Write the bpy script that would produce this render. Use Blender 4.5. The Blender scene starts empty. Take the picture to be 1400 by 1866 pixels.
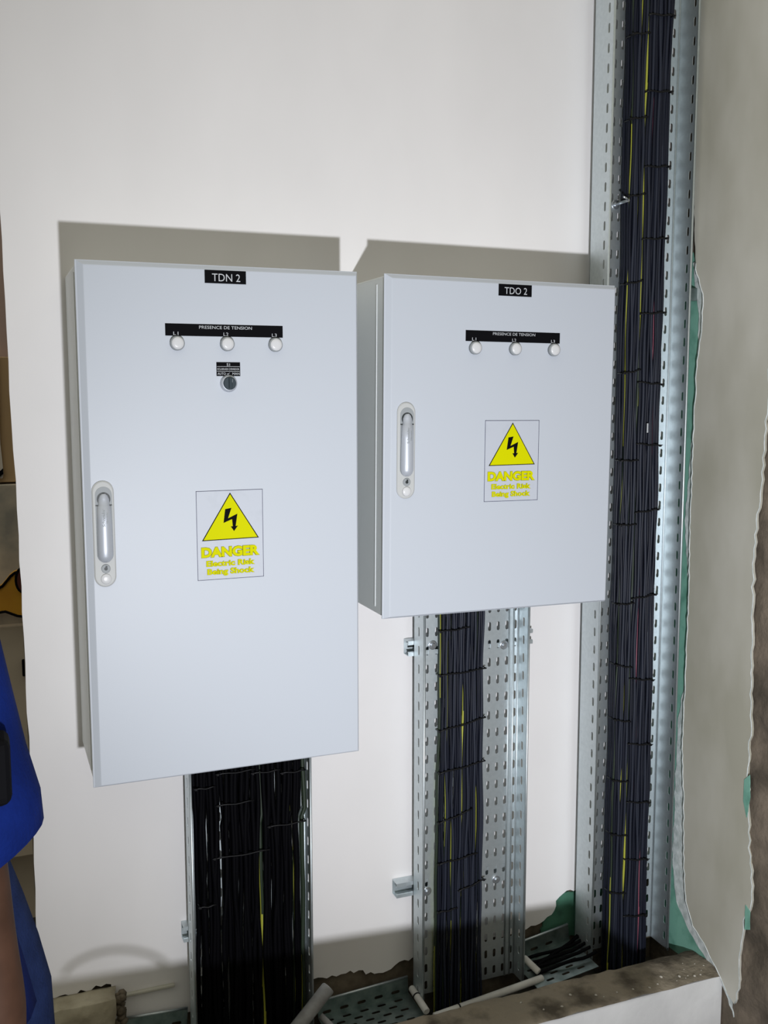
import bpy, bmesh, math, random
from mathutils import Vector, Matrix, noise
C = bpy.context.scene.collection
S = bpy.context.scene
PI = math.pi

# ---------------------------------------------------------------- camera, light, exposure
yaw, pitch, roll = .37573, -.11873, -.00099
cam_d = bpy.data.cameras.new('camera'); cam = bpy.data.objects.new('camera', cam_d); C.objects.link(cam)
fw = Vector((math.sin(yaw)*math.cos(pitch), math.cos(yaw)*math.cos(pitch), math.sin(pitch)))
rt = Vector((math.cos(yaw), -math.sin(yaw), 0)); up = rt.cross(fw)
R_ = math.cos(roll)*rt + math.sin(roll)*up; U_ = -math.sin(roll)*rt + math.cos(roll)*up
m = Matrix((R_, U_, -fw)).transposed().to_4x4(); m.translation = Vector((-.18155, -2.43758, 1.86644))
cam.matrix_world = m
cam_d.sensor_fit = 'AUTO'; cam_d.sensor_width = 36; cam_d.lens = 35.503
cam_d.clip_start = .02
S.camera = cam

S.view_settings.view_transform = 'Standard'; S.view_settings.look = 'None'
S.view_settings.gamma = 1; S.view_settings.use_curve_mapping = False
S.view_settings.exposure = 0

w = bpy.data.worlds.new('world'); S.world = w; w.use_nodes = True
_nt = w.node_tree; _tc = _nt.nodes.new('ShaderNodeTexCoord'); _sx = _nt.nodes.new('ShaderNodeSeparateXYZ')
_mr = _nt.nodes.new('ShaderNodeMapRange'); _mr.inputs[1].default_value = -1; _mr.inputs[2].default_value = 1
_rp = _nt.nodes.new('ShaderNodeValToRGB'); _rp.color_ramp.elements[0].position = .0; _rp.color_ramp.elements[0].color = (.03, .028, .022, 1)
_rp.color_ramp.elements[1].position = 1; _rp.color_ramp.elements[1].color = (.72, .70, .60, 1)
for _p, _c in ((.44, (.03, .028, .022, 1)), (.53, (.20, .195, .165, 1)), (.68, (.42, .41, .35, 1))):
    _e = _rp.color_ramp.elements.new(_p); _e.color = _c
_nt.links.new(_tc.outputs['Generated'], _sx.inputs[0]); _nt.links.new(_sx.outputs[2], _mr.inputs[0]); _nt.links.new(_mr.outputs[0], _rp.inputs[0])
_nt.links.new(_rp.outputs[0], w.node_tree.nodes['Background'].inputs[0])
w.node_tree.nodes['Background'].inputs[1].default_value = 1.0

def spot(name, loc, target, power, color, radius, size, blend):
    d = bpy.data.lights.new(name, 'SPOT'); o = bpy.data.objects.new(name, d); C.objects.link(o)
    d.energy = power; d.color = color; d.shadow_soft_size = radius; d.spot_size = size; d.spot_blend = blend
    o.location = loc; o.rotation_euler = (Vector(target)-Vector(loc)).to_track_quat('-Z', 'Y').to_euler()
    return o
spot('work_light', (.07, -2.80, 1.11), (1.75, 0, 1.88), 305, (.92, .94, 1.0), .035, math.radians(108), 1.0)

# ---------------------------------------------------------------- materials
def mat(name, col, rough=.5, metal=0, var=0, vscale=8, bump=0, bscale=60, col2=None, detail=4, spec=.5, stretch=(1,1,1), lo=.35, hi=.65):
    m = bpy.data.materials.new(name); m.use_nodes = True
    nt = m.node_tree; b = nt.nodes['Principled BSDF']
    b.inputs['Roughness'].default_value = rough; b.inputs['Metallic'].default_value = metal
    b.inputs['Specular IOR Level'].default_value = spec
    b.inputs['Base Color'].default_value = (*col, 1)
    if col2 or var or bump:
        tc = nt.nodes.new('ShaderNodeTexCoord'); mp = nt.nodes.new('ShaderNodeMapping')
        mp.inputs['Scale'].default_value = stretch
        nt.links.new(tc.outputs['Object'], mp.inputs[0])
    if col2 or var:
        c2 = col2 or tuple(c*(1-var) for c in col)
        n = nt.nodes.new('ShaderNodeTexNoise'); n.inputs['Scale'].default_value = vscale; n.inputs['Detail'].default_value = detail
        r = nt.nodes.new('ShaderNodeValToRGB')
        r.color_ramp.elements[0].position = lo; r.color_ramp.elements[0].color = (*c2, 1)
        r.color_ramp.elements[1].position = hi; r.color_ramp.elements[1].color = (*col, 1)
        nt.links.new(mp.outputs[0], n.inputs['Vector']); nt.links.new(n.outputs['Fac'], r.inputs[0])
        nt.links.new(r.outputs[0], b.inputs['Base Color'])
    if bump:
        n = nt.nodes.new('ShaderNodeTexNoise'); n.inputs['Scale'].default_value = bscale; n.inputs['Detail'].default_value = 5
        bp = nt.nodes.new('ShaderNodeBump'); bp.inputs['Strength'].default_value = bump; bp.inputs['Distance'].default_value = .004
        nt.links.new(mp.outputs[0], n.inputs['Vector']); nt.links.new(n.outputs['Fac'], bp.inputs['Height'])
        nt.links.new(bp.outputs[0], b.inputs['Normal'])
    return m
M = {}
M['paint'] = mat('wall_paint', (.82,.80,.79), .75, var=.07, vscale=2.2, bump=.12, bscale=14, stretch=(1,1,.6))
M['substrate'] = mat('old_mortar', (.16,.13,.09), .95, col2=(.05,.04,.025), vscale=14, bump=1, bscale=40)
M['mortar'] = mat('raw_mortar', (.20,.16,.12), .95, col2=(.08,.064,.046), vscale=9, bump=1.0, bscale=55)
M['skim'] = mat('grey_plaster', (.57,.555,.49), .7, col2=(.42,.405,.33), vscale=3.6, bump=.1, bscale=10, stretch=(1,1,.5))
M['green'] = mat('green_primer', (.20,.43,.34), .7, col2=(.10,.27,.20), vscale=18, lo=.25, hi=.5)
M['torn'] = mat('torn_filler', (.70,.74,.74), .8, col2=(.45,.50,.49), vscale=40, bump=.5, bscale=90)
M['kerb_front'] = mat('kerb_render', (.74,.74,.73), .8, var=.15, vscale=6, bump=.3, bscale=40)
M['kerb_top'] = mat('kerb_dirt', (.27,.23,.17), .95, col2=(.08,.065,.045), vscale=9, bump=1, bscale=60, lo=.36, hi=.52, detail=8)  # real dirt, darkened further to stand in for grazing light
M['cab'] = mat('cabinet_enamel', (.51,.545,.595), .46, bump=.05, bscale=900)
M['cabedge'] = mat('cabinet_enamel_body', (.70,.73,.73), .42, bump=.05, bscale=900)  # same enamel lightened; light on the sides is put into the colour
M['gasket'] = mat('gasket', (.02,.02,.022), .6)
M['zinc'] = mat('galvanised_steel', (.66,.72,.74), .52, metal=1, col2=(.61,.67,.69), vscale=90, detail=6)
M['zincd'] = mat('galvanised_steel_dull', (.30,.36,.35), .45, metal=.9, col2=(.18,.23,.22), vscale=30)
M['bolt'] = mat('zinc_bolt', (.62,.66,.70), .3, metal=.9)
M['cable'] = mat('cable_sheath', (.009,.011,.020), .45, spec=.25)
M['cable2'] = mat('cable_sheath_faded', (.020,.024,.038), .5, spec=.3)
M['cableb'] = mat('cable_sheath_black', (.002,.002,.003), .6, spec=.06)
M['yel'] = mat('earth_yellow', (.42,.43,.05), .5)
M['grn'] = mat('earth_green', (.018,.030,.016), .5)
M['pink'] = mat('red_stripe', (.30,.08,.12), .5)
M['tie'] = mat('nylon_black', (.006,.006,.007), .45, spec=.3)
M['blk'] = mat('label_black', (.004,.004,.005), .7, spec=.05)
M['white'] = mat('label_white', (.50,.52,.54), .6)
M['sign'] = mat('sign_film', (.50,.53,.585), .5, col2=(.455,.485,.535), vscale=25, lo=.2, hi=.45)
M['navy'] = mat('sign_border', (.03,.03,.075), .5)
M['yellow'] = mat('sign_yellow', (.62,.62,.0), .6, spec=.05)
M['olive'] = mat('sign_outline', (.20,.20,.02), .6, spec=.05)
M['lens'] = mat('lamp_lens', (.64,.645,.65), .3, spec=.3)
M['ring'] = mat('lamp_ring', (.30,.32,.33), .45, metal=0, spec=.2)
M['silver'] = mat('lever_silver', (.50,.53,.58), .4, metal=.25)
M['plate'] = mat('handle_plate', (.50,.51,.50), .5, spec=.3)
M['dk'] = mat('dark_hole', (.01,.015,.015), .5)
M['print'] = mat('lever_print', (.36,.39,.41), .5)
M['knob'] = mat('knob_slate', (.02,.035,.045), .35)
M['pvc'] = mat('white_pvc', (.62,.61,.57), .45, var=.25, vscale=20)
M['tube'] = mat('grey_tube', (.34,.35,.36), .5, col2=(.22,.22,.22), vscale=25, bump=.3, bscale=50)
M['shirt'] = mat('blue_cotton', (.004,.016,.13), .9, spec=.1, var=.35, vscale=12, bump=.3, bscale=200)
M['jean'] = mat('blue_denim', (.014,.026,.085), .9, spec=.1, var=.3, vscale=30, bump=.4, bscale=300)
M['skin'] = mat('skin_brown', (.085,.042,.026), .6, spec=.2, var=.35, vscale=14)
M['hair'] = mat('hair_black', (.01,.008,.007), .7)
M['bagblk'] = mat('black_nylon', (.003,.003,.004), .8, spec=.08)
M['beige'] = mat('beige_wall', (.62,.53,.41), .8, var=.15, vscale=5)
M['beige2'] = mat('beige_gloss_board', (.66,.58,.46), .4, col2=(.34,.32,.28), vscale=9)
M['brown'] = mat('brown_board', (.62,.42,.22), .6, var=.2, vscale=6, stretch=(1,1,.2))
M['pinkw'] = mat('pink_brown_wall', (.55,.40,.35), .8, var=.1)
M['cream'] = mat('cream_sheet', (.75,.68,.60), .6)
M['orange'] = mat('orange_yellow', (.85,.48,.03), .5, col2=(.55,.22,.02), vscale=3)
M['maroon'] = mat('dark_red', (.12,.03,.02), .5)
M['concrete'] = mat('floor_concrete', (.05,.046,.04), .9, var=.3, vscale=6, bump=.4)
M['pit'] = mat('pit_floor', (.10,.09,.075), .95, col2=(.03,.028,.022), vscale=12, bump=1)
M['wood'] = mat('trestle_wood', (.35,.24,.13), .7, var=.3, vscale=20, stretch=(.2,1,1))
M['crumb'] = mat('plaster_crumb', (.50,.47,.41), .9)

# ---------------------------------------------------------------- mesh helpers
ORG = {}
class MB:
    def __init__(s): s.v = []; s.f = []; s.mi = []; s.sm = []
    def add(s, vs, fs, mi=0, smooth=False):
        o = len(s.v); s.v += [tuple(p) for p in vs]
        for f in fs: s.f.append([o+i for i in f]); s.mi.append(mi); s.sm.append(smooth)
    def box(s, x0, x1, y0, y1, z0, z1, mi=0, bev=0, seg=2):
        bm = bmesh.new(); bmesh.ops.create_cube(bm, size=1)
        for v in bm.verts: v.co = Vector(((x0+x1)/2+v.co.x*(x1-x0), (y0+y1)/2+v.co.y*(y1-y0), (z0+z1)/2+v.co.z*(z1-z0)))
        if bev: bmesh.ops.bevel(bm, geom=bm.edges[:], offset=bev, segments=seg, affect='EDGES', profile=.5)
        bm.verts.index_update()
        s.add([v.co for v in bm.verts], [[v.index for v in f.verts] for f in bm.faces], mi); bm.free()
    def tube(s, pts, r, n=8, mi=0, cap=True, stripe=None, rings=None, smooth=True):
        pts = [Vector(p) for p in pts]; vs = []; N = len(pts)
        ref = Vector((0, -1, 0))
        for i, p in enumerate(pts):
            t = (pts[min(i+1, N-1)]-pts[max(i-1, 0)]).normalized()
            a = ref - t*ref.dot(t)
            if a.length < .1: a = Vector((0,0,1)) - t*t.z
            a.normalize(); b = t.cross(a)
            rr = r[i] if isinstance(r, (list, tuple)) else r
            for k in range(n):
                th = 2*PI*k/n; vs.append(p + a*math.cos(th)*rr + b*math.sin(th)*rr)
        o = len(s.v); s.v += [tuple(v) for v in vs]
        for i in range(N-1):
            for k in range(n):
                s.f.append([o+i*n+k, o+i*n+(k+1) % n, o+(i+1)*n+(k+1) % n, o+(i+1)*n+k])
                s.mi.append(stripe(i, k) if stripe else mi); s.sm.append(smooth)
        if cap:
            s.f.append([o+k for k in range(n)][::-1]); s.mi.append(mi); s.sm.append(False)
            s.f.append([o+(N-1)*n+k for k in range(n)]); s.mi.append(mi); s.sm.append(False)
    def loft(s, rings, mi=0, smooth=True):      # rings: equal-length point lists
        n = len(rings[0]); o = len(s.v)
        for r in rings: s.v += [tuple(p) for p in r]
        for i in range(len(rings)-1):
            for k in range(n):
                s.f.append([o+i*n+k, o+i*n+(k+1) % n, o+(i+1)*n+(k+1) % n, o+(i+1)*n+k]); s.mi.append(mi); s.sm.append(smooth)
        s.f.append([o+k for k in range(n)][::-1]); s.mi.append(mi); s.sm.append(False)
        s.f.append([o+(len(rings)-1)*n+k for k in range(n)]); s.mi.append(mi); s.sm.append(False)
    def prism(s, pts, d0, d1, fn, mi=0):        # 2D contour swept from d0 to d1; fn(u, v, d) -> xyz
        n = len(pts)
        s.add([fn(u, v, d0) for u, v in pts]+[fn(u, v, d1) for u, v in pts],
              [list(range(n)), list(range(2*n-1, n-1, -1))]+[[i, n+i, n+(i+1) % n, (i+1) % n] for i in range(n)], mi)
    def disc(s, c, r, h, axis=(0,-1,0), n=28, mi=0, prof=None):   # lathe: prof [(r, h)...]
        ax = Vector(axis).normalized(); a = ax.orthogonal().normalized(); b = ax.cross(a); c = Vector(c)
        prof = prof or [(r, 0), (r, h*.8), (r*.92, h)]
        s.loft([[c+ax*hh+(a*math.cos(2*PI*k/n)+b*math.sin(2*PI*k/n))*rr for k in range(n)] for rr, hh in prof], mi)
    def build(s, name, mats, parent=None, loc=None, recalc=True):
        if not isinstance(mats, (list, tuple)): mats = [mats]
        org = Vector(ORG.get(parent.name, (0,0,0))) if parent else Vector((0,0,0))
        if parent is None:
            if loc is None:
                xs = [p[0] for p in s.v]; ys = [p[1] for p in s.v]; zs = [p[2] for p in s.v]
                loc = ((min(xs)+max(xs))/2, (min(ys)+max(ys))/2, min(zs))
            org = Vector(loc)
        me = bpy.data.meshes.new(name)
        me.from_pydata([tuple(Vector(p)-org) for p in s.v], [], s.f)
        for mm in mats: me.materials.append(M[mm] if isinstance(mm, str) else mm)
        me.polygons.foreach_set('material_index', s.mi); me.polygons.foreach_set('use_smooth', s.sm)
        if recalc:
            bm = bmesh.new(); bm.from_mesh(me); bmesh.ops.recalc_face_normals(bm, faces=bm.faces); bm.to_mesh(me); bm.free()
        me.update()
        o = bpy.data.objects.new(name, me); C.objects.link(o)
        if parent: o.parent = parent; ORG[o.name] = tuple(org)
        else: o.location = org; ORG[o.name] = tuple(org)
        return o
def tag(o, label=None, cat=None, group=None, kind=None):
    if label: o['label'] = label
    if cat: o['category'] = cat
    if group: o['group'] = group
    if kind: o['kind'] = kind
    return o
def empty(name, loc, label, cat, group=None):
    e = bpy.data.objects.new(name, None); C.objects.link(e); e.location = loc; ORG[e.name] = tuple(loc)
    e.empty_display_size = .05
    return tag(e, label, cat, group)
def struct(o): o['kind'] = 'structure'; return o
XZ = lambda u, v, d: (u, d, v)
YZ = lambda u, v, d: (d, u, v)
def jag(pts, amp, step, seed):      # roughen an open polyline
    rnd = random.Random(seed); out = []
    for (a, b), (c, d) in zip(pts, pts[1:]):
        L = math.hypot(c-a, d-b); n = max(1, int(L/step))
        for i in range(n):
            t = i/n; k = amp*(rnd.random()-.5)*2 if i else 0
            nx, ny = -(d-b)/L, (c-a)/L
            out.append((a+(c-a)*t+nx*k, b+(d-b)*t+ny*k))
    out.append(pts[-1]); return out

# ---------------------------------------------------------------- the room
f = MB(); f.box(-3, 3.2, -4.5, 2.2, -.1, 0); struct(f.build('floor', 'concrete'))
# back wall: old mortar core with a painted coat that is broken off along the bottom
f = MB(); f.box(-.117, 1.672, .012, .09, 0, 3.1); struct(f.build('wall_back', 'substrate'))
bottom = jag([(-.12,.40),(.05,.405),(.055,.30),(.25,.285),(.5,.30),(.60,.298),(.64,.292),(.68,.30),(.75,.275),(.80,.278),(.84,.296),(1.0,.30),(1.2,.30),(1.27,.315),(1.31,.335),(1.335,.385),(1.36,.40),(1.665,.40)], .006, .012, 3)
left = jag([(-.124,3.1),(-.128,2.4),(-.126,2.0),(-.121,1.6),(-.118,1.3),(-.117,1.0),(-.118,.75),(-.119,.55),(-.121,.41)], .0018, .06, 5)
f = MB(); f.prism(left + bottom + [(1.665,3.1)], 0, .0119, XZ); struct(f.build('plaster_coat', 'paint'))
f = MB(); f.prism(jag([(1.27,.25),(1.285,.31),(1.30,.345),(1.33,.392),(1.40,.39),(1.60,.39),(1.655,.33),(1.655,.25),(1.27,.25)], .003, .01, 9), .006, .0118, XZ)
struct(f.build('primer_patch', mat('old_green_primer', (.055,.17,.11), .7, col2=(.02,.07,.045), vscale=18, lo=.25, hi=.5)))  # darker copy of the green primer, shade put into its colour
# right wall: rough mortar behind, grey skim coat whose front edge is ragged
f = MB(); ny, nz = 90, 150; Y0, Y1 = -1.5, .09; g = []
for j in range(nz+1):
    for i in range(ny+1):
        y = Y1+(Y0-Y1)*i/ny; z = 3.1*j/nz; x = 1.676
        if y < -.36:
            k = min(1, (-.36-y)/.05)
            x += k*(.016*noise.noise(Vector((y*9, z*9, 1))) + .008*noise.noise(Vector((y*30, z*24, 4))) - .006)
        g.append((x, y, z))
f.add(g, [[j*(ny+1)+i, j*(ny+1)+i+1, (j+1)*(ny+1)+i+1, (j+1)*(ny+1)+i] for j in range(nz) for i in range(ny)], smooth=True)
f.box(1.70, 1.80, -1.5, .09, 0, 3.1)
struct(f.build('wall_right', 'mortar'))
front = jag([(-.415,3.1),(-.41,2.4),(-.407,1.884),(-.395,1.605),(-.380,1.46),(-.383,1.3),(-.387,1.17),(-.398,1.0),(-.392,.874),(-.405,.70),(-.428,.56),(-.425,.50),(-.40,.45),(-.396,.384),(-.392,.30),(-.395,.25),(-.380,.198)], .005, .018, 11)
back = jag([(-.350,.215),(-.315,.25),(-.25,.305),(-.20,.33),(-.165,.39),(-.15,.50),(-.14,.68),(-.125,.85),(-.128,1.1),(-.13,1.3),(-.125,1.5),(-.125,1.7),(-.13,1.95),(-.145,2.03),(-.145,2.13),(-.11,2.2),(-.092,2.4),(-.085,3.1)], .0025, .015, 12)
f = MB(); f.prism(front+back, 1.66, 1.6695, YZ); struct(f.build('skim_coat', 'skim'))
torn_in = jag([(-.085,2.22),(-.118,2.08),(-.120,1.9),(-.105,1.7),(-.088,1.5),(-.115,1.3),(-.116,1.05),(-.088,.9),(-.086,.7),(-.085,.48),(-.11,.36),(-.16,.31),(-.22,.27),(-.30,.235)], .003, .015, 14)
torn_out = jag([(-.345,.19),(-.37,.15),(-.335,.255),(-.25,.32),(-.205,.345),(-.175,.40),(-.17,.5),(-.16,.6),(-.148,.68),(-.133,.85),(-.137,1.1),(-.138,1.3),(-.132,1.5),(-.132,1.7),(-.138,1.9),(-.152,2.03),(-.152,2.13),(-.12,2.23)], .003, .012, 15)
f = MB(); f.prism(torn_in+torn_out, 1.6700, 1.6735, YZ)
# ragged filler lip standing along the skim edge
for (a, b) in ((back, .0035),):
    f.tube([(1.6605, y, z) for y, z in a if z < 2.22], .0022, 5)
f.tube([(1.6612, y-.001, z) for y, z in front[60:]], .0014, 5)
struct(f.build('torn_filler', 'torn'))
f = MB(); f.prism(jag([(0,2.2),(0,.2),(-.26,.2),(-.24,.285),(-.17,.345),(-.125,.42),(-.13,.9),(-.14,1.3),(-.13,1.6),(-.14,2.0),(-.155,2.11),(-.12,2.16),(-.08,2.25),(0,2.2)], .002, .03, 16), 1.6736, 1.6750, YZ)
f.prism(jag([(-.385,.84),(-.405,.86),(-.41,.80),(-.40,.74),(-.385,.78),(-.385,.84)], .001, .02, 1), 1.658, 1.6595, YZ)
f.prism(jag([(-.41,.50),(-.428,.49),(-.43,.44),(-.41,.43),(-.41,.50)], .001, .02, 2), 1.658, 1.6595, YZ)
struct(f.build('primer_strip', 'green'))
# kerb in front of the shaft
f = MB(); nx, nyk = 120, 14; g = []
for j in range(nyk+1):
    for i in range(nx+1):
        x = -.6+2.27*i/nx; y = -.185-.137*j/nyk
        e = 0 if 0 < j < nyk else 1
        z = .25+.006*noise.noise(Vector((x*14, y*20, 0)))+.002*noise.noise(Vector((x*70, y*70, 3)))-.003*e
        yy = y+(.006*noise.noise(Vector((x*30, 7, 0))) if j == 0 else 0)
        g.append((x, yy, z))
f.add(g, [[j*(nx+1)+i, j*(nx+1)+i+1, (j+1)*(nx+1)+i+1, (j+1)*(nx+1)+i] for j in range(nyk) for i in range(nx)], mi=1, smooth=True)
f.box(-.6, 1.67, -.3195, -.190, 0, .2445)
struct(f.build('kerb', ['kerb_front', 'kerb_top'], recalc=False))
f = MB(); f.box(-.1, 1.67, -.19, .012, .0, .12); struct(f.build('shaft_floor', 'pit'))
# plaster stub on the left end of the wall
f = MB(); g = []; 
bm = bmesh.new(); bmesh.ops.create_cube(bm, size=1); bmesh.ops.subdivide_edges(bm, edges=bm.edges[:], cuts=7, use_grid_fill=True)
for v in bm.verts:
    v.co = Vector((-.020+v.co.x*.145, -.030+v.co.y*.058, .2575+v.co.z*.285))
    n3 = noise.noise_vector(v.co*22)*.010; v.co += Vector((n3.x, min(n3.y, .0), n3.z*.6))
    if v.co.y > -.002: v.co.y = -.0005
bm.verts.index_update(); f.add([v.co for v in bm.verts], [[v.index for v in q.verts] for q in bm.faces], 0, True); bm.free()
struct(f.build('plaster_stub', mat('stub_plaster', (.42,.38,.28), .95, col2=(.25,.22,.15), vscale=12, bump=1, bscale=50)))
f = MB()
for k in range(26):
    r = random.Random(k); x = .055+r.random()*.02; z = .16+r.random()*.24
    f.disc((x, -.02-r.random()*.02, z), 0, 0, (r.random()-.5, -1, r.random()-.5), 7, 0, [(.003, 0), (.008+.006*r.random(), .004), (.004, .010)])
struct(f.build('crumbled_edge', 'substrate'))
f = MB(); f.box(.062, .205, -.012, -.0005, .3685, .376, bev=.002); struct(f.build('trim_1', 'skim'))

# ---------------------------------------------------------------- what shows past the left end of the wall
f = MB(); f.box(-1.6, 1.2, 1.20, 1.28, 0, 3.1); struct(f.build('wall_far', 'beige'))
f = MB(); f.box(-.9, .3, 1.16, 1.195, 1.62, 3.0, bev=.004); tag(f.build('pink_brown_panel', 'pinkw'), 'dull pink-brown panel high behind the left end of the wall', 'panel')
f = MB(); f.box(-.45, .25, 1.11, 1.15, 1.57, 1.98, bev=.003); tag(f.build('wooden_board', 'brown'), 'brown wooden board standing above the beige boards behind the left wall end', 'board')
f = MB(); f.prism([(-.40,2.0),(-.131,2.0),(-.136,1.70),(-.130,1.60),(-.134,1.585),(-.40,1.575)], 1.095, 1.102, XZ); p_ = f.build('paper_sheet', 'cream')
tag(p_, 'pale cream sheet hanging in front of the brown board at the left picture edge', 'paper')
f = MB(); f.prism([(-.16,1.578),(-.16,1.592),(-.131,1.618),(-.131,1.600)], 1.088, 1.0945, XZ); f.build('corner_mark', 'blk', p_)
f = MB(); f.box(-.6, .2, 1.09, 1.11, .95, 1.565, bev=.004); tag(f.build('glossy_board', 'beige2'), 'scuffed glossy beige board under the brown board, left of the wall end', 'board')
f = MB(); f.box(-.6, .2, 1.05, 1.085, .3, 1.10, bev=.004); b_ = tag(f.build('beige_panel', 'beige'), 'plain beige panel low behind the blue shirt, left of the wall end', 'panel')
f = MB(); f.box(-.101, -.075, 1.03, 1.05, .93, .985, bev=.003); f.build('hinge', 'bagblk', b_)
# rounded orange object with black outline
sk = empty('orange_bag', (-.14, 1.03, 1.10), 'rounded yellow-orange bag with black piping showing past the wall end', 'bag')
def ell(cx, cz, rx, rz, a0, a1, n=24): return [(cx+rx*math.cos(math.radians(a0+(a1-a0)*i/n)), cz+rz*math.sin(math.radians(a0+(a1-a0)*i/n))) for i in range(n+1)]
out = [(-.26,1.20),(-.20,1.215),(-.150,1.245),(-.125,1.275),(-.112,1.285)]+ell(-.085,1.22,.04,.09,60,-60)+[(-.075,1.135),(-.11,1.143),(-.145,1.16),(-.20,1.155),(-.26,1.16)]
f = MB(); f.prism(out, 1.00, 1.045, XZ); f.build('body', 'orange', sk)
f = MB(); f.tube([(x, .998, z) for x, z in out[:-1]], .0045, 6); f.build('piping', 'bagblk', sk)
f = MB(); f.prism(ell(-.088,1.262,.022,.040,0,360,20)[:-1], .985, .999, XZ); f.build('pocket', 'maroon', sk)
f = MB(); f.tube([(x, .985, z) for x, z in ell(-.088,1.262,.022,.040,0,360,20)], .004, 6); f.build('pocket_piping', 'bagblk', sk)

# ---------------------------------------------------------------- writing
def text(body, x, z, width=None, size=.02, off=0, fn=None, y=0, align='LEFT', vert=False, thick=0, space=1):
    cu = bpy.data.curves.new('t', 'FONT'); cu.body = body; cu.size = 1; cu.offset = off; cu.resolution_u = 3; cu.space_character = space
    o = bpy.data.objects.new('t', cu); me = bpy.data.meshes.new_from_object(o)
    vs = [v.co.copy() for v in me.vertices]; fs = [list(p.vertices) for p in me.polygons]
    bpy.data.objects.remove(o); bpy.data.curves.remove(cu); bpy.data.meshes.remove(me)
    x0 = min(v.x for v in vs); x1 = max(v.x for v in vs); sx = width/(x1-x0) if width else size
    out = []
    for v in vs:
        a, b = (v.x-x0)*sx, v.y*size
        if vert: a, b = -b, a
        out.append((x+a, y, z+b))
    return out, fs

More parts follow.
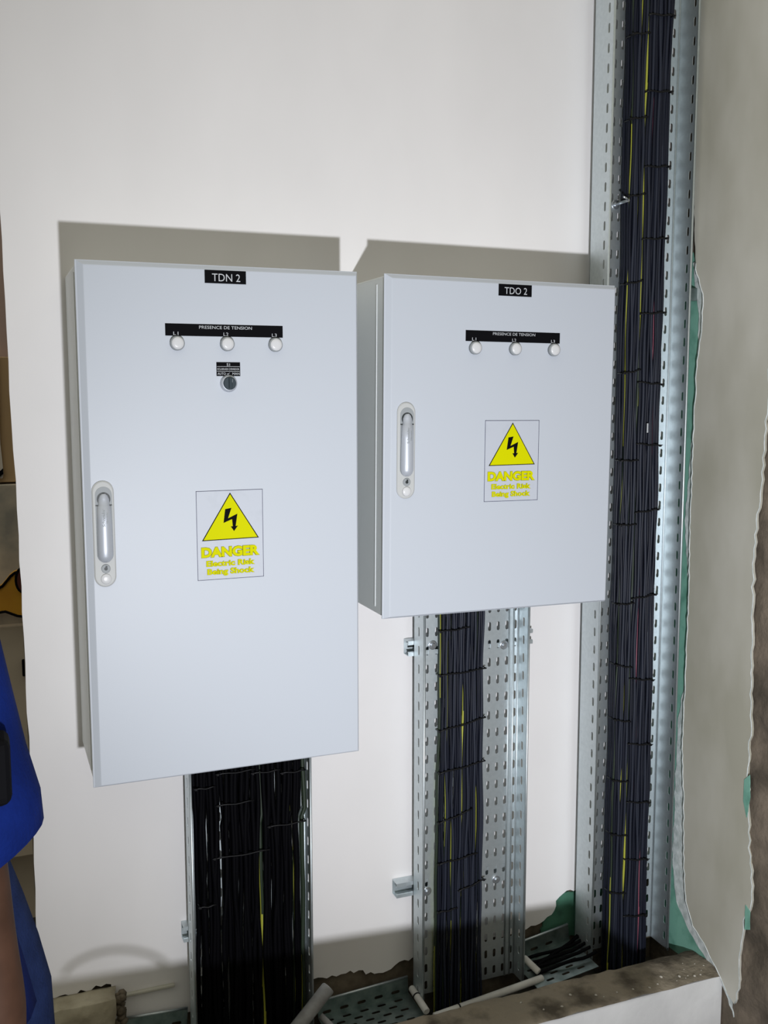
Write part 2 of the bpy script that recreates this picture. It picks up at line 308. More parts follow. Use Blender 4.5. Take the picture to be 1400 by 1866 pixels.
# ---------------------------------------------------------------- cabinets
def stadium(cx, z0, z1, r, n=12):
    return [(cx+r*math.cos(t), z1-r+r*math.sin(t)) for t in [PI*i/n for i in range(n+1)]] + [(cx+r*math.cos(t), z0+r+r*math.sin(t)) for t in [PI+PI*i/n for i in range(n+1)]]
def cabinet(loc, ry, W, H, label, title, tx, legend, sign, hx, hz, switch=None):
    e = empty('electrical_cabinet', loc, label, 'cabinet')
    e.rotation_euler = (0, ry, 0)
    D = .300; X, Y, Z = loc
    def B(mb, name, mats, par=e): return mb.build(name, mats, par)
    P = lambda u, v, d: (X+u, d, Z+v)
    # body: shell with rolled front corners, rear return
    b = MB(); b.box(X+.003, X+W-.003, -.2825, -.0005, Z+.003, Z+H-.003, bev=.006, seg=3); 
    for u0, u1 in ((.0015, .004), (W-.004, W-.0015)): b.box(X+u0, X+u1, -.240, -.236, Z+.02, Z+H-.02)
    B(b, 'body', 'cabedge')
    g = MB(); g.box(X+.005, X+W-.005, -.2885, -.2826, Z+.005, Z+H-.005); B(g, 'gasket', 'gasket')
    # door: flange, then chamfer to the raised flat face
    d = MB(); L, T, o = .016, .009, .0
    def rect(l, r, bt, t, y): return [(X+l, y, Z+bt), (X+W-r, y, Z+bt), (X+W-r, y, Z+H-t), (X+l, y, Z+H-t)]
    d.loft([rect(0, 0, 0, 0, -.2880), rect(0, 0, 0, 0, -.2905), rect(.0012, .0008, .0008, .0008, -.2913), rect(.0030, .0012, .0012, .0016, -.2915),
            rect(L-.0015, .0045, .0045, .0095, -.2994), rect(L, .0055, .0055, .0108, -.3002), rect(L+.002, .007, .007, .0125, -.3003)], smooth=False)
    B(d, 'door', 'cab')
    # name plate
    n = MB(); n.box(X+tx, X+tx+.088, -.3012, -.3004, Z+H-.038, Z+H-.011); pl = B(n, 'name_plate', 'blk')
    vs, fs = text(title, X+tx+.0155, Z+H-.0335, .060, .0225, .0, y=-.3014); t = MB(); t.add(vs, fs); B(t, 'lettering', 'white', pl)
    lx, lz = legend
    n = MB(); n.box(X+lx, X+lx+.2515, -.3012, -.3004, Z+lz, Z+lz+.025); pl = B(n, 'legend_plate', 'blk')
    t = MB(); t.add(*text('PRESENCE DE TENSION', X+lx+.0705, Z+lz+.0155, .113, .0092, 0, y=-.3014))
    B(t, 'lettering', 'white', pl)
    for k in range(3): t = MB(); t.add(*text('L%d' % (k+1), X+lx+.0165+.1055*k, Z+lz+.0015, .0105, .0100, 0, y=-.3014)); B(t, 'phase_marking', 'white', pl)
    for k in range(3):
        c = (X+lx+.0235+.1052*k, -.3004, Z+lz-.0155)
        r = MB(); r.disc(c, 0, 0, prof=[(.0150, 0), (.0152, .008), (.0142, .0105), (.0125, .011)]); rg = B(r, 'indicator_lamp', 'ring')
        q = MB(); q.disc((c[0], c[1]-.0105, c[2]), 0, 0, prof=[(.0128, 0), (.0127, .0015), (.0118, .0030), (.006, .0036), (.001, .0037)]); B(q, 'lens', 'lens', rg)
    if switch:
        sx, sz = switch
        n = MB(); n.box(X+sx-.0255, X+sx+.0255, -.3012, -.3004, Z+sz+.0155, Z+sz+.0445); pl = B(n, 'switch_plate', 'blk')
        t = MB(); t.add(*text('S1', X+sx-.0035, Z+sz+.0368, .007, .0078, .01, y=-.3014))
        t.add(*text('ECLAIRAGE CORRIDOR', X+sx-.0235, Z+sz+.0283, .047, .0052, .01, y=-.3014))
        t.add(*text('AUTO', X+sx-.0235, Z+sz+.0180, .0175, .0072, .0, y=-.3014)); t.add(*text('MAN', X+sx+.0085, Z+sz+.0180, .0155, .0072, .0, y=-.3014))
        for zz in (.0352, .0255): t.box(X+sx-.0245, X+sx+.0245, -.3015, -.3013, Z+sz+zz-.0004, Z+sz+zz+.0004)
        t.prism([(X+sx-.004, Z+sz+.021), (X+sx-.001, Z+sz+.0185), (X+sx+.004, Z+sz+.0235), (X+sx-.001, Z+sz+.0200)], -.3015, -.3013, XZ)
        B(t, 'lettering', 'white', pl)
        c = (X+sx, -.3004, Z+sz)
        r = MB(); r.disc(c, 0, 0, prof=[(.0185, 0), (.0185, .0015), (.0165, .006), (.0160, .009), (.0140, .0098)]); rg = B(r, 'selector_switch', 'silver')
        k_ = MB(); k_.disc((c[0], c[1]-.0095, c[2]), 0, 0, prof=[(.0138, 0), (.0136, .004), (.0125, .005)])
        k_.box(c[0]-.0032, c[0]+.0032, c[1]-.024, c[1]-.012, c[2]-.0125, c[2]+.0125, bev=.002)
        kb = B(k_, 'knob', 'knob', rg)
        k_ = MB(); k_.box(c[0]+.0032, c[0]+.0052, c[1]-.0155, c[1]-.0144, c[2]+.002, c[2]+.009); B(k_, 'pointer_mark', 'white', rg)
    # warning sign
    gx, gz = sign; SW, SH = .146, .1935
    s = MB(); s.box(X+gx, X+gx+SW, -.3010, -.3004, Z+gz, Z+gz+SH); sg = B(s, 'warning_sign', 'sign')
    s = MB(); bw = .0011
    for a in ((0, SW, 0, bw), (0, SW, SH-bw, SH), (0, bw, 0, SH), (SW-bw, SW, 0, SH)): s.box(X+gx+a[0], X+gx+a[1], -.3013, -.3011, Z+gz+a[2], Z+gz+a[3])
    B(s, 'border', 'navy', sg)
    q = lambda px, py: (X+gx+(px-160)/1045*.146, Z+gz+.1935-(py-112)/1420*.1935)
    tri = [q(688, 150), q(238, 905), q(1135, 893)]; cx = sum(p[0] for p in tri)/3; cz = sum(p[1] for p in tri)/3
    s = MB(); s.prism(tri, -.3013, -.3011, XZ, 1); s.prism([(cx+(a-cx)*.945, cz+(b_-cz)*.945) for a, b_ in tri], -.3016, -.3014, XZ, 0)
    bolt = [q(*p) for p in [(607,412),(705,395),(650,560),(797,492),(767,690),(803,682),(740,768),(690,690),(722,690),(712,575),(578,630)]]
    s.prism(bolt, -.3019, -.3017, XZ, 1)
    B(s, 'triangle', ['yellow', 'blk'], sg)
    s = MB()
    for body, x0, y0, wd, sz, of in (('DANGER', 225, 1160, 915, .0280, .050), ('Electric Risk', 300, 1312, 762, .0163, .034), ('Being Shock', 312, 1443, 742, .0163, .034)):
        a, b_ = q(x0, y0); W_ = wd/1045*.146
        s.add(*text(body, a-.0006, b_, W_+.0012, sz, of+.028, y=-.3012), mi=1); s.add(*text(body, a, b_, W_, sz, of, y=-.3016), mi=0)
    B(s, 'lettering', ['yellow', 'olive'], sg)
    # swing handle
    hp = MB(); o1 = stadium(X+hx, Z+hz-.110, Z+hz+.1115, .0222)
    hp.loft([[(a, y, b_) for a, b_ in [((p[0]-X-hx)*k+X+hx, (p[1]-Z-hz)*(1-(1-k)*.2)+Z+hz) for p in o1]] for y, k in ((-.3002, 1.0), (-.3030, 1.0), (-.3052, .90), (-.3054, .86))], smooth=False)
    pl = B(hp, 'handle_plate', 'plate')
    rc = MB(); rc.prism(stadium(X+hx+.001, Z+hz-.058, Z+hz+.0995, .0168), -.3062, -.3055, XZ); B(rc, 'recess_rim', 'ring', pl)
    rc = MB(); rc.prism(stadium(X+hx+.001, Z+hz+.060, Z+hz+.0880, .0135), -.3068, -.3063, XZ); 
    rc.box(X+hx-.0155, X+hx+.0175, -.3068, -.3063, Z+hz+.060, Z+hz+.0625); B(rc, 'lever_gap', 'dk', pl)
    lv = MB(); rings = []
    prof = [(-.058, .004, .002), (-.056, .0085, .006), (-.051, .0130, .011), (-.044, .0155, .0135), (-.03, .0158, .014), (.0, .0155, .0135), (.03, .0148, .0125), (.060, .0140, .0115), (.0605, .0118, .0105), (.074, .0112, .0095), (.081, .0085, .008), (.0855, .004, .006)]
    for zz, rx, ry_ in prof:
        rings.append([(X+hx+.001+rx*math.cos(2*PI*k/24), -.3064-ry_*max(0, math.sin(2*PI*k/24))+(.0003 if math.sin(2*PI*k/24) < 0 else 0), Z+hz+zz) for k in range(24)])
    lv.loft(rings); lever = B(lv, 'lever', 'silver', pl)
    t = MB(); t.add(*text('Schneider', X+hx+.0015, Z+hz+.018, .036, .0085, 0, y=-.3208, vert=True)); t.add(*text('Electric', X+hx+.0078, Z+hz+.024, .023, .0060, 0, y=-.3198, vert=True)); B(t, 'lever_print', 'print', pl)
    lk = MB(); lk.disc((X+hx+.001, -.3054, Z+hz-.0710), 0, 0, prof=[(.0092, 0), (.0092, .0022), (.0080, .0026)]); lk.disc((X+hx+.001, -.3079, Z+hz-.0710), 0, 0, prof=[(.0036, 0), (.0034, .0008)], mi=1)
    lk.prism([(X+hx-.0005, Z+hz-.071), (X+hx+.0025, Z+hz-.071), (X+hx+.0045, Z+hz-.066), (X+hx+.0005, Z+hz-.0645)], -.3088, -.3079, XZ, 1); B(lk, 'lock_cylinder', ['ring', 'dk'], pl)
    lk = MB(); lk.disc((X+hx+.001, -.3054, Z+hz-.0925), 0, 0, prof=[(.0110, 0), (.0108, .0025), (.0095, .0040), (.004, .0046), (.001, .0047)]); B(lk, 'push_button', 'lens', pl)
    return e
cabinet((0, 0, 1.03), 0, .601, 1.100, 'tall light grey cabinet titled TDN 2, left of the shorter one', 'TDN 2', .2595, (.175, .952), (.2305, .4325), .0385, .5435, (.306, .854))
cabinet((.6601, 0, 1.3403), .0081, .610, .789, 'shorter light grey cabinet titled TDO 2, between the tall cabinet and the riser tray', 'TDO 2', .2835, (.200, .6440), (.2545, .2670), .0515, .3910)

# ---------------------------------------------------------------- perforated trays
def perf(mb, O, U, V, N, u0, u1, v0, v1, cols, pitch=.05, sw=.0086, sl=.025, th=.0015, phase=0, stagger=0):
    O, U, V, N = map(Vector, (O, U, V, N)); hw = sw/2+.0022
    P = lambda u, v, d: O+U*u+V*v+N*d
    cols = sorted(cols); e = u0
    def solid(a, b, c, d):
        mb.add([P(a, c, 0), P(b, c, 0), P(b, d, 0), P(a, d, 0), P(a, c, th), P(b, c, th), P(b, d, th), P(a, d, th)],
               [[0,1,2,3],[7,6,5,4],[0,4,5,1],[1,5,6,2],[2,6,7,3],[3,7,4,0]])
    nh = 4; ring = []
    for i in range(nh+1): t = PI*i/nh; ring.append((sw/2*math.cos(t), sl/2-sw/2+sw/2*math.sin(t)))
    for i in range(nh+1): t = PI+PI*i/nh; ring.append((sw/2*math.cos(t), -sl/2+sw/2+sw/2*math.sin(t)))
    K = len(ring)
    for ci, c in enumerate(cols):
        solid(e, c-hw, v0, v1); e = c+hw
        n = int((v1-v0)/pitch); vv = v0
        ph = phase+(stagger if ci % 2 else 0)
        for r in range(n+1):
            vc = v0+pitch*(r+.5)+ph
            a, b = vc-pitch/2, vc+pitch/2
            if b > v1: break
            if r == 0 and a > v0+1e-6: solid(c-hw, c+hw, v0, a)
            outer = []
            for (x, y) in ring:
                outer.append((hw if x > sw*.2 else (-hw if x < -sw*.2 else 0), pitch/2*(1 if y > sl/2-sw*.55 else (-1 if y < -(sl/2-sw*.55) else 0)) if abs(x) < sw*.45 else (sl/2-sw/2)*(1 if y > 0 else -1)))
            # corners: keep ring order, snap diagonal samples to the cell corners
            vs = []
            for d in (0, th):
                vs += [P(c+x, vc+y, d) for x, y in ring]; vs += [P(c+x, vc+y, d) for x, y in outer]
            fs = []
            for k in range(K):
                k2 = (k+1) % K
                fs.append([k, k2, K+k2, K+k]); fs.append([2*K+k2, 2*K+k, 3*K+k, 3*K+k2]); fs.append([k2, k, 2*K+k, 2*K+k2])
            mb.add(vs, fs); vv = b
        if vv < v1-1e-6: solid(c-hw, c+hw, vv, v1)
    solid(e, u1, v0, v1)
def bolt_mb(x, y, z):
    b = MB(); b.disc((x, y, z), 0, 0, prof=[(.0125, 0), (.0125, .0016), (.0105, .0020)])
    b.disc((x, y-.002, z), 0, 0, prof=[(.0065, 0), (.0065, .004), (.0055, .005)], n=6); return b
def tray(x0, x1, ybase, h, z0, z1, label, bcols, fslot, bolts, ribs, stuffname='cable_tray', dull='zinc'):
    e = empty('cable_tray', ((x0+x1)/2, ybase, z0), label, 'cable tray', 'perforated steel trays running up the wall')
    b = MB(); perf(b, (0, ybase, 0), (1,0,0), (0,0,1), (0,1,0), x0, x1, z0, z1, bcols)
    for xr in ribs: b.tube([(xr, ybase-.0002, z0), (xr, ybase-.0002, z1)], .0028, 8)
    b.build('base_plate', dull, e)
    for sgn, xf in ((-1, x0), (1, x1)):
        g = MB(); perf(g, (xf, ybase, 0), (0,-1,0), (0,0,1), (-sgn,0,0), -.0015, h, z0, z1, [fslot], phase=.012)
        g.tube([(xf-sgn*.0028, ybase-h, z0), (xf-sgn*.0028, ybase-h, z1)], .0034, 10)          # rolled lip
        g.tube([(xf-sgn*.0022, ybase-.0015, z0), (xf-sgn*.0022, ybase-.0015, z1)], .0022, 8)   # bend
        g.build('side_flange', dull, e)
    for (bx, bz) in bolts: bolt_mb(bx, ybase-.0005, bz).build('bolt', 'bolt', e)
    return e
mid = tray(.852, 1.166, -.035, .060, .205, 1.339, 'galvanised perforated cable tray under the shorter cabinet', [.890+.0265*i for i in range(11) if .890+.0265*i < 1.16], .030,
     [(.892, .505), (1.105, .500), (.905, 1.195), (1.120, 1.175)], [1.135, 1.150])
lef = tray(.238, .545, -.035, .060, .185, 1.029, 'galvanised perforated cable tray under the tall cabinet, hidden by black cables', [.266+.0275*i for i in range(10)], .030,
     [(.262, .515)], [.255])
rig = tray(1.372, 1.643, -.030, .085, .215, 3.05, 'tall galvanised cable tray rising full height beside the grey plaster wall', [1.412, 1.438, 1.460, 1.515, 1.56, 1.606, 1.625], .065,
     [(1.448, 2.372)], [1.398, 1.4275])
# threaded rod poking out of the riser tray
f = MB(); f.tube([(1.448, -.033, 2.372), (1.449, -.09, 2.374)], .004, 8); f.tube([(1.449, -.088, 2.374), (1.437, -.098, 2.377), (1.425, -.100, 2.380)], .0028, 8); f.build('threaded_rod', 'bolt', rig)

# strut rails behind the trays
def rail(x0, x1, z, label):
    f = MB(); h = .0205; y0, y1 = -.0008, -.0330
    f.box(x0, x1, y0-.002, y0, z-h, z+h)
    f.box(x0, x1, y1, y0-.002, z+h-.002, z+h); f.box(x0, x1, y1, y0-.002, z-h, z-h+.002)
    f.box(x0, x1, y1, y1+.002, z+.011, z+h-.002); f.box(x0, x1, y1, y1+.002, z-h+.002, z-.011)
    f.box(x0, x1, y1+.002, y1+.006, z+.009, z+.011); f.box(x0, x1, y1+.002, y1+.006, z-.011, z-.009)
    r_ = tag(f.build('strut_rail', 'zinc'), label, 'rail', 'slotted strut rails behind the trays')
    f = MB(); f.prism([(z_ if 0 else a_, b_) for a_, b_ in ((x0+.010, z-.004), (x0+.036, z-.004), (x0+.036, z+.004), (x0+.010, z+.004))], y0-.0024, y0-.0021, XZ); f.build('slot', 'dk', r_)
rail(.803, 1.150, .520, 'short galvanised strut rail jutting left behind the middle tray, near the floor')
rail(.836, 1.212, 1.190, 'galvanised strut rail poking out both sides of the middle tray, under the cabinet')
rail(.226, .552, .515, 'galvanised strut rail behind the tray of the tall cabinet')
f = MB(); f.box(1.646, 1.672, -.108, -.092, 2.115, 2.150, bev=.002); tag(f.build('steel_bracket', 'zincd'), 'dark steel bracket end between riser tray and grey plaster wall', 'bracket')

# ---------------------------------------------------------------- cables and ties
rnd = random.Random(7)
def cable(xs, zs, y, r, kind, label, group, seed, wob=.0025, ywob=.002, q_w=3.3):
    q = random.Random(seed); ph = [q.random()*6.28 for _ in range(4)]; n = max(24, int(abs(zs[0]-zs[1])/.022))
    pts = []
    for i in range(n+1):
        t = i/n; z = zs[0]+(zs[1]-zs[0])*t; fx = xs(z) if callable(xs) else xs
        pts.append((fx+wob*(math.sin(z*9+ph[0])*.6+math.sin(z*23+ph[1])*.4), y+ywob*math.sin(z*14+ph[2]), z))
    tw = q.uniform(.5, .8); p0 = q.random()*8
    stripe = None; mats = ['cable']
    if kind == 'earth': mats = ['yel', 'grn']; stripe = lambda i, k: 0 if ((k+p0+i*tw*.13) % 8) < q_w else 1
    elif kind == 'pink': mats = ['pink', 'cable']; stripe = lambda i, k: 0 if ((k+p0+i*tw*.13) % 8) < 2.2 else 1
    elif kind == 'faded': mats = ['cable2']
    elif kind == 'black': mats = ['cableb']
    f = MB(); f.tube(pts, r, 8, stripe=stripe); tag(f.build('cable', mats), label, 'cable', group)
def tie(x0, x1, z0, z1, y, label, depth=.010, tail=1, parent=None):
    f = MB(); pts = [(x0-.001, y+depth, z0)]
    n = 8
    for i in range(n+1): t = i/n; pts.append((x0+(x1-x0)*t, y-.0012-.001*math.sin(t*PI), z0+(z1-z0)*t+.0015*math.sin(t*9)))
    pts.append((x1+.001, y+depth, z1)); f.tube(pts, .0021, 6)
    hx = x0 if tail > 0 else x1; hz = z0 if tail > 0 else z1
    f.box(hx-.003, hx+.003, y-.005, y+.001, hz-.003, hz+.003, bev=.001)
    f.tube([(hx, y-.003, hz), (hx-.006*tail, y-.004, hz+.002)], .0015, 5)
    tag(f.build('cable_tie', 'tie'), label, 'cable tie')
ORD = ['topmost', 'second', 'third', 'fourth', 'fifth', 'sixth', 'seventh', 'eighth', 'ninth', 'tenth', 'eleventh', 'twelfth', 'thirteenth', 'fourteenth', 'fifteenth', 'sixteenth']
# middle bundle
n = 19
for i in range(n):
    t = i/(n-1)
    xs = (lambda t: lambda z: (.921+(z-1.2)*.010) + t*(.127+.012*max(0, (1.2-z)/.8)) - .004*math.exp(-((z-1.3)/.06)**2)*0)(t)
    k = {3: 'earth', 10: 'earth', 16: 'earth', 0: 'earth', 6: 'earth'}.get(i, 'faded' if i % 3 == 0 else 'dark')
    lab = 'yellow and green earth cable under the shorter cabinet, %s from the left of five' % ORD[[0,3,6,10,16].index(i)].replace('topmost', 'first') if k == 'earth' else 'black cable in the flat bundle under the shorter cabinet'
    cable(xs, (1.339, .125), -.0455-(.0015 if i % 2 else 0), .0039, k, lab, 'earth cables of the middle bundle' if k == 'earth' else 'black cables of the middle bundle', i)
for i in range(12):
    cable(.928+.0105*i, (1.339, .125), -.0535, .0037, 'faded' if i % 2 else 'dark', 'black cable in the flat bundle under the shorter cabinet', 'black cables of the middle bundle', 50+i, wob=.0035)
mt = [(1.235,1.240,0,.63),(1.115,1.122,0,1),(.962,.985,0,1),(.845,.862,0,1),(.705,.730,0,.72),(.588,.600,0,.85),(.500,.520,.45,1),(.450,.452,0,.4)]
for j, (za, zb, a, b) in enumerate(mt):
    tie(.916+.135*a, .916+.135*b+.002, za, zb, -.0590, 'black cable tie across the middle bundle, %s below the shorter cabinet' % ORD[j], .02, -1 if a else 1)
# riser bundle
n = 25
for i in range(n):
    t = i/(n-1); xs = (lambda t: lambda z: 1.461+.125*t+.006*math.sin(z*2+1)*(t-.4))(t)
    k = {1: 'earth', 6: 'earth', 9: 'earth', 14: 'pink', 19: 'pink'}.get(i, 'faded' if i % 4 == 1 else 'dark')
    lab = {'earth': 'yellow and green earth cable in the riser tray, %s of the three from the left' % {1: 'first', 6: 'second', 9: 'third'}.get(i, ''), 'pink': 'reddish striped cable in the riser tray, %s of the two' % ('left' if i == 14 else 'right')}.get(k, 'black cable in the riser tray bundle')
    cable(xs, (3.04, .125), -.068-(.002 if i % 2 else 0), .0037, k, lab, {'earth': 'earth cables of the riser', 'pink': 'reddish cables of the riser'}.get(k, 'black cables of the riser'), 100+i)
for lay, yy in ((0, -.045), (1, -.056)):
    for i in range(15):
        cable(1.462+.0090*i, (3.04, .125), yy, .0048, 'dark', 'black cable in the riser tray bundle', 'black cables of the riser', 200+i+40*lay)
for i in range(9):
    x_ = 1.468+.0112*i+rnd.uniform(-.002, .002)
    cable(x_, (3.04, .125), -.0765, .0040, 'faded' if i % 2 else 'dark', 'black cable in the riser tray bundle', 'black cables of the riser', 300+i, wob=.003)
import functools
RG = [2.85,2.655,2.46,2.27,2.07,1.885,1.715,1.535,1.29,1.058,.865,.690,.515,.34]
LG = [2.80,2.585,2.385,2.155,1.915,1.675,1.495,1.27,1.095,.935,.755,.592,.415]
for j, z in enumerate(RG): tie(1.503, 1.580, z+.006*(1 if j < 7 else -1.2), z+.012*(1 if z > 1.9 else (-1.6 if z < 1.15 else 0)), -.083, 'black cable tie on the right half of the riser bundle, %s counted from above' % ORD[j], .03, -1)
for j, z in enumerate(LG): tie(1.456, 1.508, z, z+.010*(1 if z > 1.9 else (-1.2 if z < 1.15 else 0)), -.083, 'black cable tie on the left half of the riser bundle, %s counted from above' % ORD[j], .03, 1)
f = MB(); f.box(1.532, 1.5365, -.0875, -.0855, 1.752, 1.778, bev=.0005); tag(f.build('cable_marker', 'white'), 'small white marker sleeve on a cable of the riser bundle', 'marker')
# bundle under the tall cabinet: thick black cables fanning in from the gland plate
n = 26
for i in range(n):
    t = i/(n-1)
    gap = (.012 if i > 5 else 0)+(.005 if i > 18 else 0)
    def xs(z, t=t, i=i, gap=gap):
        fan = max(0, (z-.72)/.31)
        return .260+t*.262+gap*(1 if z > .8 else .5)-.012*fan*(1 if 5 < i < 19 else .3)
    k = {21: 'earth', 23: 'earth', 25: 'earth', 15: 'earth'}.get(i, 'black')
    cable(xs, (1.0288, .125), -.048-(.006 if i % 2 else 0), .0056, k, 'yellow and green earth cable under the tall cabinet, %s from the left of four' % {15: 'first', 21: 'second', 23: 'third', 25: 'last'}.get(i, '') if k == 'earth' else 'thick black cable hanging under the tall cabinet',
          'earth cables under the tall cabinet' if k == 'earth' else 'black cables under the tall cabinet', 400+i, wob=.003, ywob=.003, q_w=1.8)
for i in range(20):
    x_ = .268+.0132*i
    if i in (4,): continue
    cable((lambda x_, i: lambda z: x_+.010*math.exp(-((z-.4)/.35)**2)*(-1 if i % 2 else 1))(x_, i), (1.0288, .125), -.066, .0058, 'black', 'thick black cable hanging under the tall cabinet', 'black cables under the tall cabinet', 500+i, wob=.004)
for j, (xa, xb, z) in enumerate(((.258,.305,.905),(.312,.405,.935),(.400,.470,.925),(.475,.535,.915),(.312,.400,.855),(.262,.300,.60),(.44,.535,.78),(.3,.44,.72))):
    tie(xa, xb, z, z, -.073, 'black cable tie under the tall cabinet, %s of its bundle counted downwards' % ORD[[1,0,2,3,4,7,5,6][j]], .02)

# ---------------------------------------------------------------- trays lying in the shaft
def floor_tray(x0, x1, zl, zr, label):
    sl = (zr-zl)/(x1-x0); L = math.hypot(x1-x0, zr-zl); U = Vector(((x1-x0)/L, 0, (zr-zl)/L))
    e = empty('cable_tray', ((x0+x1)/2, -.09, (zl+zr)/2-.05), label, 'cable tray')
    O = Vector((x0, -.013, zl-.048)); Nn = Vector((-U.z, 0, U.x))
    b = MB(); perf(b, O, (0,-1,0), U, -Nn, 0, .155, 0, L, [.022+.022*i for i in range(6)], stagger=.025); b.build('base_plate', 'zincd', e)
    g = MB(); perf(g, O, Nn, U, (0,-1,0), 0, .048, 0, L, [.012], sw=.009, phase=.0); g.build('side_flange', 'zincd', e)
    g = MB(); g.tube([O+Nn*.048+Vector((0,.0,0)), O+Nn*.048+U*L+Vector((0,.0,0))], .0035, 8); g.build('rolled_lip', 'zinc', e)
    return e
floor_tray(.583, .846, .241, .254, 'perforated tray lying in the shaft between the two cabinet trays')
floor_tray(1.172, 1.364, .276, .303, 'perforated tray lying in the shaft between middle and riser trays')
floor_tray(.080, .232, .315, .306, 'short perforated tray lying in the shaft at the left, in shadow')
# black cables running along the shaft tray towards the riser
for i in range(6):
    f = MB(); pts = []
    for k in range(15):
        t = k/14; pts.append((1.195+.165*t+.02*t*t, -.040-.016*i-.012*math.sin(t*3+i), .240+.030*t+.004*math.sin(t*7+i*2)+.05*max(0, t-.8)))
    f.tube(pts, .0048, 8); tag(f.build('cable', 'cableb'), 'black cable curving along the shaft tray towards the riser', 'cable', 'black cables lying in the shaft')
# white conduit pipes
def pipe(a, b, r, label, m_='pvc', name='conduit_pipe', band=None):
    f = MB(); a = Vector(a); b = Vector(b); u = (b-a).normalized()
    f.tube([a, a+u*.002, b-u*.002, b], [r*.85, r, r, r*.85], 16); e = f.build(name, m_); tag(e, label, 'pipe')
    if band:
        p = a+(b-a)*band; f = MB(); f.tube([p-u*.002, p+u*.002], r+.0012, 14); f.build('tie_band', 'tie', e)
    return e
pipe((.842, -.045, .239), (.846, -.140, .225), .0095, 'short white conduit pipe pointing forward at the foot of the middle tray', band=.35)
pipe((.856, -.165, .224), (1.205, -.130, .234), .0100, 'long white conduit pipe lying behind the kerb below the middle tray', band=.22)
pipe((1.200, -.118, .246), (1.178, -.070, .268), .0095, 'white conduit elbow end at the right foot of the middle tray')
# grey tube leaning over the shaft
e = empty('grey_tube', (.50, -.12, .25), 'thick scuffed grey tube leaning over the shaft beside the black cables', 'tube')
f = MB(); a = Vector((.585, -.098, .330)); b = Vector((.455, -.150, .245)); u = (b-a).normalized()
f.tube([a, a+u*.003, a+(b-a)*.5, b], [.0165, .0185, .0185, .0185], 24); f.build('tube_wall', 'tube', e)
f = MB(); f.tube([a-u*.0004, a+u*.0005], .0125, 20); f.build('bore', 'dk', e)
pipe((.560, -.105, .262), (.605, -.160, .222), .0085, 'thin grey pipe crossing beneath the thick grey tube', 'tube')
# plaster crumbs on the kerb
cr = MB(); cr.disc((0, 0, 0), 0, 0, (0,0,1), 6, 0, [(.002, 0), (.0045, .0015), (.0035, .004), (.001, .005)])
cr0 = cr.build('plaster_crumb', 'crumb', loc=(0,0,0))
rr = random.Random(4); spots = [(1.60,-.235),(1.585,-.26),(1.55,-.285),(1.575,-.29),(1.53,-.30),(1.50,-.27),(1.47,-.295),(1.44,-.30),(1.39,-.295),(1.345,-.285),(1.30,-.29),(1.285,-.275),(1.22,-.25),(1.17,-.29),(1.12,-.28),(1.63,-.25),(1.625,-.285),(1.61,-.30),(1.59,-.30),(1.56,-.30),(1.645,-.27),(1.08,-.23)]
for i, (x, y) in enumerate(spots):
    o = cr0 if i == 0 else cr0.copy()
    if i: C.objects.link(o)
    s_ = rr.uniform(.3, .95); o.location = (x, y, .2490+.004*noise.noise(Vector((x*14, y*20, 0)))); o.scale = (s_*rr.uniform(.8,1.6), s_, s_); o.rotation_euler = (0, 0, rr.random()*6)
    tag(o, 'small crumb of white plaster on the dirty kerb top', 'debris', 'plaster crumbs on the kerb')

# ---------------------------------------------------------------- person at the left picture edge
pe = empty('person', (-.36, -1.08, 0), 'person in blue t-shirt at the left picture edge, bare arm hanging down', 'person')
def skin_mesh(name, nodes, edges, mtl, parent, sub=2):
    me = bpy.data.meshes.new(name); org = Vector(ORG[parent.name])
    me.from_pydata([tuple(Vector(n_[0])-org) for n_ in nodes], edges, []); o = bpy.data.objects.new(name, me); C.objects.link(o)
    sk = o.modifiers.new('s', 'SKIN'); su = o.modifiers.new('u', 'SUBSURF'); su.levels = sub; su.render_levels = sub
    for i, n_ in enumerate(nodes):
        r = n_[1]; me.skin_vertices[0].data[i].radius = r if isinstance(r, tuple) else (r, r)
    me.skin_vertices[0].data[0].use_root = True
    dg = bpy.context.evaluated_depsgraph_get(); ev = o.evaluated_get(dg); nm = bpy.data.meshes.new_from_object(ev)
    o.modifiers.clear(); o.data = nm; nm.name = name; nm.materials.clear(); nm.materials.append(M[mtl])
    for p in nm.polygons: p.use_smooth = True
    o.parent = parent; ORG[o.name] = tuple(org); return o
nodes = [((-.36,-1.08,.98), .12), ((-.37,-1.08,1.15), .12), ((-.39,-1.09,1.33), .13), ((-.40,-1.10,1.46), .10), ((-.40,-1.10,1.55), .055), ((-.40,-1.08,1.62), .062), ((-.40,-1.07,1.70), .082), ((-.40,-1.075,1.78), .075)]
edges = [(i, i+1) for i in range(7)]
def chain(start, pts):
    p = start
    for q in pts: nodes.append(q); edges.append((p, len(nodes)-1)); p = len(nodes)-1
    return p
a = chain(3, [((-.285,-1.11,1.50), .055), ((-.245,-1.14,1.47), .047), ((-.218,-1.17,1.30), .042), ((-.210,-1.18,1.20), .040), ((-.200,-1.18,1.10), .040), ((-.203,-1.17,.99), .030), ((-.208,-1.165,.90), (.022,.032))])
for k, (dx, dy, L) in enumerate(((-.018,.012,.075),(-.010,.020,.085),(-.002,.024,.080),(.004,.026,.065))):
    chain(a, [((-.212+dx*.2,-1.165+(k-1.5)*.018,.860), .0095), ((-.214+dx*.3,-1.16+(k-1.5)*.019,.860-L*.5), .0085), ((-.222+dx*.3,-1.15+(k-1.5)*.018,.860-L), .0075)])
chain(a, [((-.222,-1.135,.885), .011), ((-.232,-1.115,.855), .0095), ((-.235,-1.11,.830), .008)])
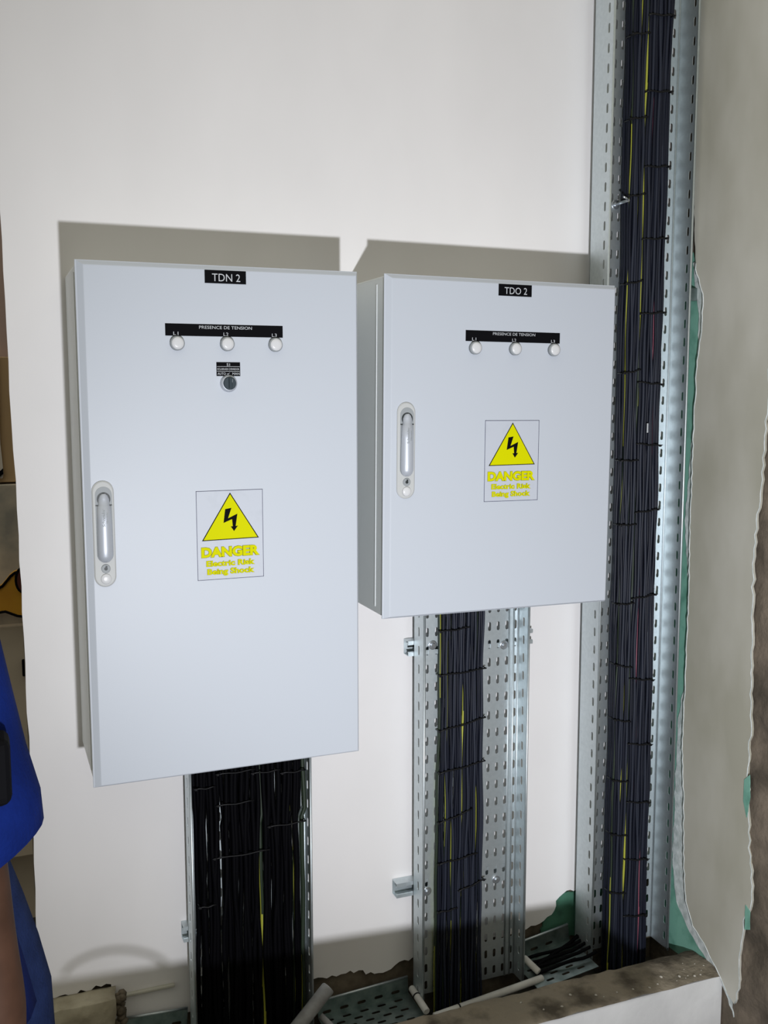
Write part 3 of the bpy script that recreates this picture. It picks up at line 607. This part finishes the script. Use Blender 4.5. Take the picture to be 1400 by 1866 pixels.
a = chain(3, [((-.515,-1.11,1.475), .055), ((-.565,-1.12,1.44), .047), ((-.59,-1.10,1.30), .040), ((-.60,-1.08,1.20), .038), ((-.60,-1.0,1.10), .030), ((-.59,-.95,1.03), .024), ((-.585,-.93,.99), (.022,.032))])
for k in range(4): chain(a, [((-.585,-.925+(k-1.5)*.018,.955), .0095), ((-.583,-.918+(k-1.5)*.018,.925), .0085), ((-.575,-.91+(k-1.5)*.018,.895), .0075)])
chain(a, [((-.570,-.90,.975), .011), ((-.560,-.885,.945), .009)])
for sx in (-.45, -.27): chain(0, [((sx,-1.08,.90), .085), ((sx,-1.07,.52), .058), ((sx,-1.09,.28), .055), ((sx,-1.10,.09), .038), ((sx,-1.02,.045), .036), ((sx,-.93,.035), .028)])
skin_mesh('body', nodes, edges, 'skin', pe)
def ring(c, rx, ry, tilt=0, n=24, wr=0, seed=0): return [(c[0]+rx*math.cos(2*PI*k/n)*(1+wr*math.sin(3*2*PI*k/n+seed)), c[1]+ry*math.sin(2*PI*k/n)*(1+wr*math.sin(3*2*PI*k/n+seed)), c[2]+rx*math.cos(2*PI*k/n)*tilt) for k in range(n)]
f = MB()
f.loft([ring((-.345,-1.07,1.045), .195, .150, 0, wr=.02), ring((-.35,-1.075,1.12), .185, .148), ring((-.375,-1.08,1.25), .178, .145), ring((-.39,-1.09,1.40), .190, .135), ring((-.40,-1.10,1.47), .185, .115), ring((-.40,-1.10,1.52), .12, .09), ring((-.40,-1.10,1.545), .068, .068)])
f.build('t_shirt', 'shirt', pe)
f = MB(); f.loft([ring((-.32,-1.11,1.52), .05, .07, .3), ring((-.275,-1.12,1.60), .06, .075, .0), ring((-.245,-1.135,1.585), .068, .075, -.15), ring((-.232,-1.145,1.50), .068, .075, .05), ring((-.219,-1.145,1.42), .068, .075, .2, wr=.02), ring((-.208,-1.15,1.35), .070, .074, .35, wr=.03, seed=1), ring((-.2045,-1.15,1.300), .0695, .070, .50, wr=.02, seed=1)])
f.build('sleeve', 'shirt', pe)
f = MB(); f.loft([ring((-.538,-1.11,1.50), .062, .075, .1), ring((-.565,-1.12,1.44), .066, .07), ring((-.585,-1.11,1.30), .062, .065, wr=.03)]); f.build('sleeve', 'shirt', pe)
f = MB()
f.loft([ring((-.345,-1.02,1.24), .166, .10), ring((-.340,-1.00,1.17), .180, .11), ring((-.335,-.99,1.10), .193, .115), ring((-.332,-.99,1.03), .205, .12), ring((-.335,-1.01,.95), .210, .12), ring((-.345,-1.05,.86), .195, .12)])
f.build('overalls', 'jean', pe)
for sx in (-.45, -.27):
    f = MB(); f.loft([ring((sx+.0,-1.07,.90), .105, .12), ring((sx,-1.07,.55), .078, .085), ring((sx,-1.09,.28), .068, .078), ring((sx,-1.09,.10), .070, .082, wr=.03)]); f.build('trouser_leg', 'jean', pe)
    f = MB(); f.loft([ring((sx,-1.04,.001), .052, .145), ring((sx,-1.04,.035), .052, .145), ring((sx,-1.06,.075), .046, .11), ring((sx,-1.09,.115), .045, .055)]); f.build('shoe', 'bagblk', pe)
f = MB(); f.box(-.262, -.1705, -1.2550, -1.200, 1.395, 1.475, bev=.012, seg=3); f.build('shoulder_pouch', 'bagblk', pe)
f = MB(); f.disc((-.40,-1.08,1.71), 0, 0, (0,-.25,1), 24, 0, [(.090,0),(.098,.03),(.095,.07),(.075,.11),(.04,.132),(.01,.138)]); f.build('hair', 'hair', pe)
f = MB()
for sx in (-.43, -.37): f.disc((sx,-.985,1.715), 0, 0, (0,1,0), 12, 0, [(.012,-.008),(.011,.003),(.004,.006)])
f.build('eyes', 'white', pe)
f = MB(); f.loft([ring((-.40,-.985,1.715), .008, .008), ring((-.40,-.972,1.69), .013, .014), ring((-.40,-.98,1.672), .010, .010)]); f.build('nose', 'skin', pe)
f = MB(); f.box(-.422,-.378,-.996,-.986,1.643,1.653, bev=.003); f.build('mouth', 'maroon', pe)
for s_ in (-1, 1):
    f = MB(); f.disc((-.40+s_*.082,-1.07,1.70), 0, 0, (s_,0,0), 12, 0, [(.024,0),(.026,.008),(.015,.014)]); f.build('ear', 'skin', pe)

# ---------------------------------------------------------------- trestle added out of view, its plank cut to shade the lower wall
tr = empty('trestle', (.40, -.90, 0), 'wooden trestle with a plank standing before the wall', 'trestle')
f = MB(); zl, zr = .652, .628
f.prism([(-.10, .657), (.965, .600), (1.124, .472), (1.124, .455), (-.10, .455)], -.915, -.885, XZ); f.build('plank', 'wood', tr)
for x in (0.0, .42):
    for s_ in (-1, 1):
        f = MB(); f.tube([(x, -.9+s_*.02, .44), (x, -.9+s_*.17, .0)], .016, 4, smooth=False); f.build('leg', 'wood', tr)
f = MB(); f.tube([(-.02+.17*t, -.885-.02*t, zl+.010+.038*math.sin(t*PI)**.6-.02*t) for t in [k/16 for k in range(17)]], .0042, 8)  # added unseen arch that casts the curved shade on the lower wall
tag(f.build('hose', 'bagblk'), 'black hose lying in a low arch on the trestle plank', 'hose')
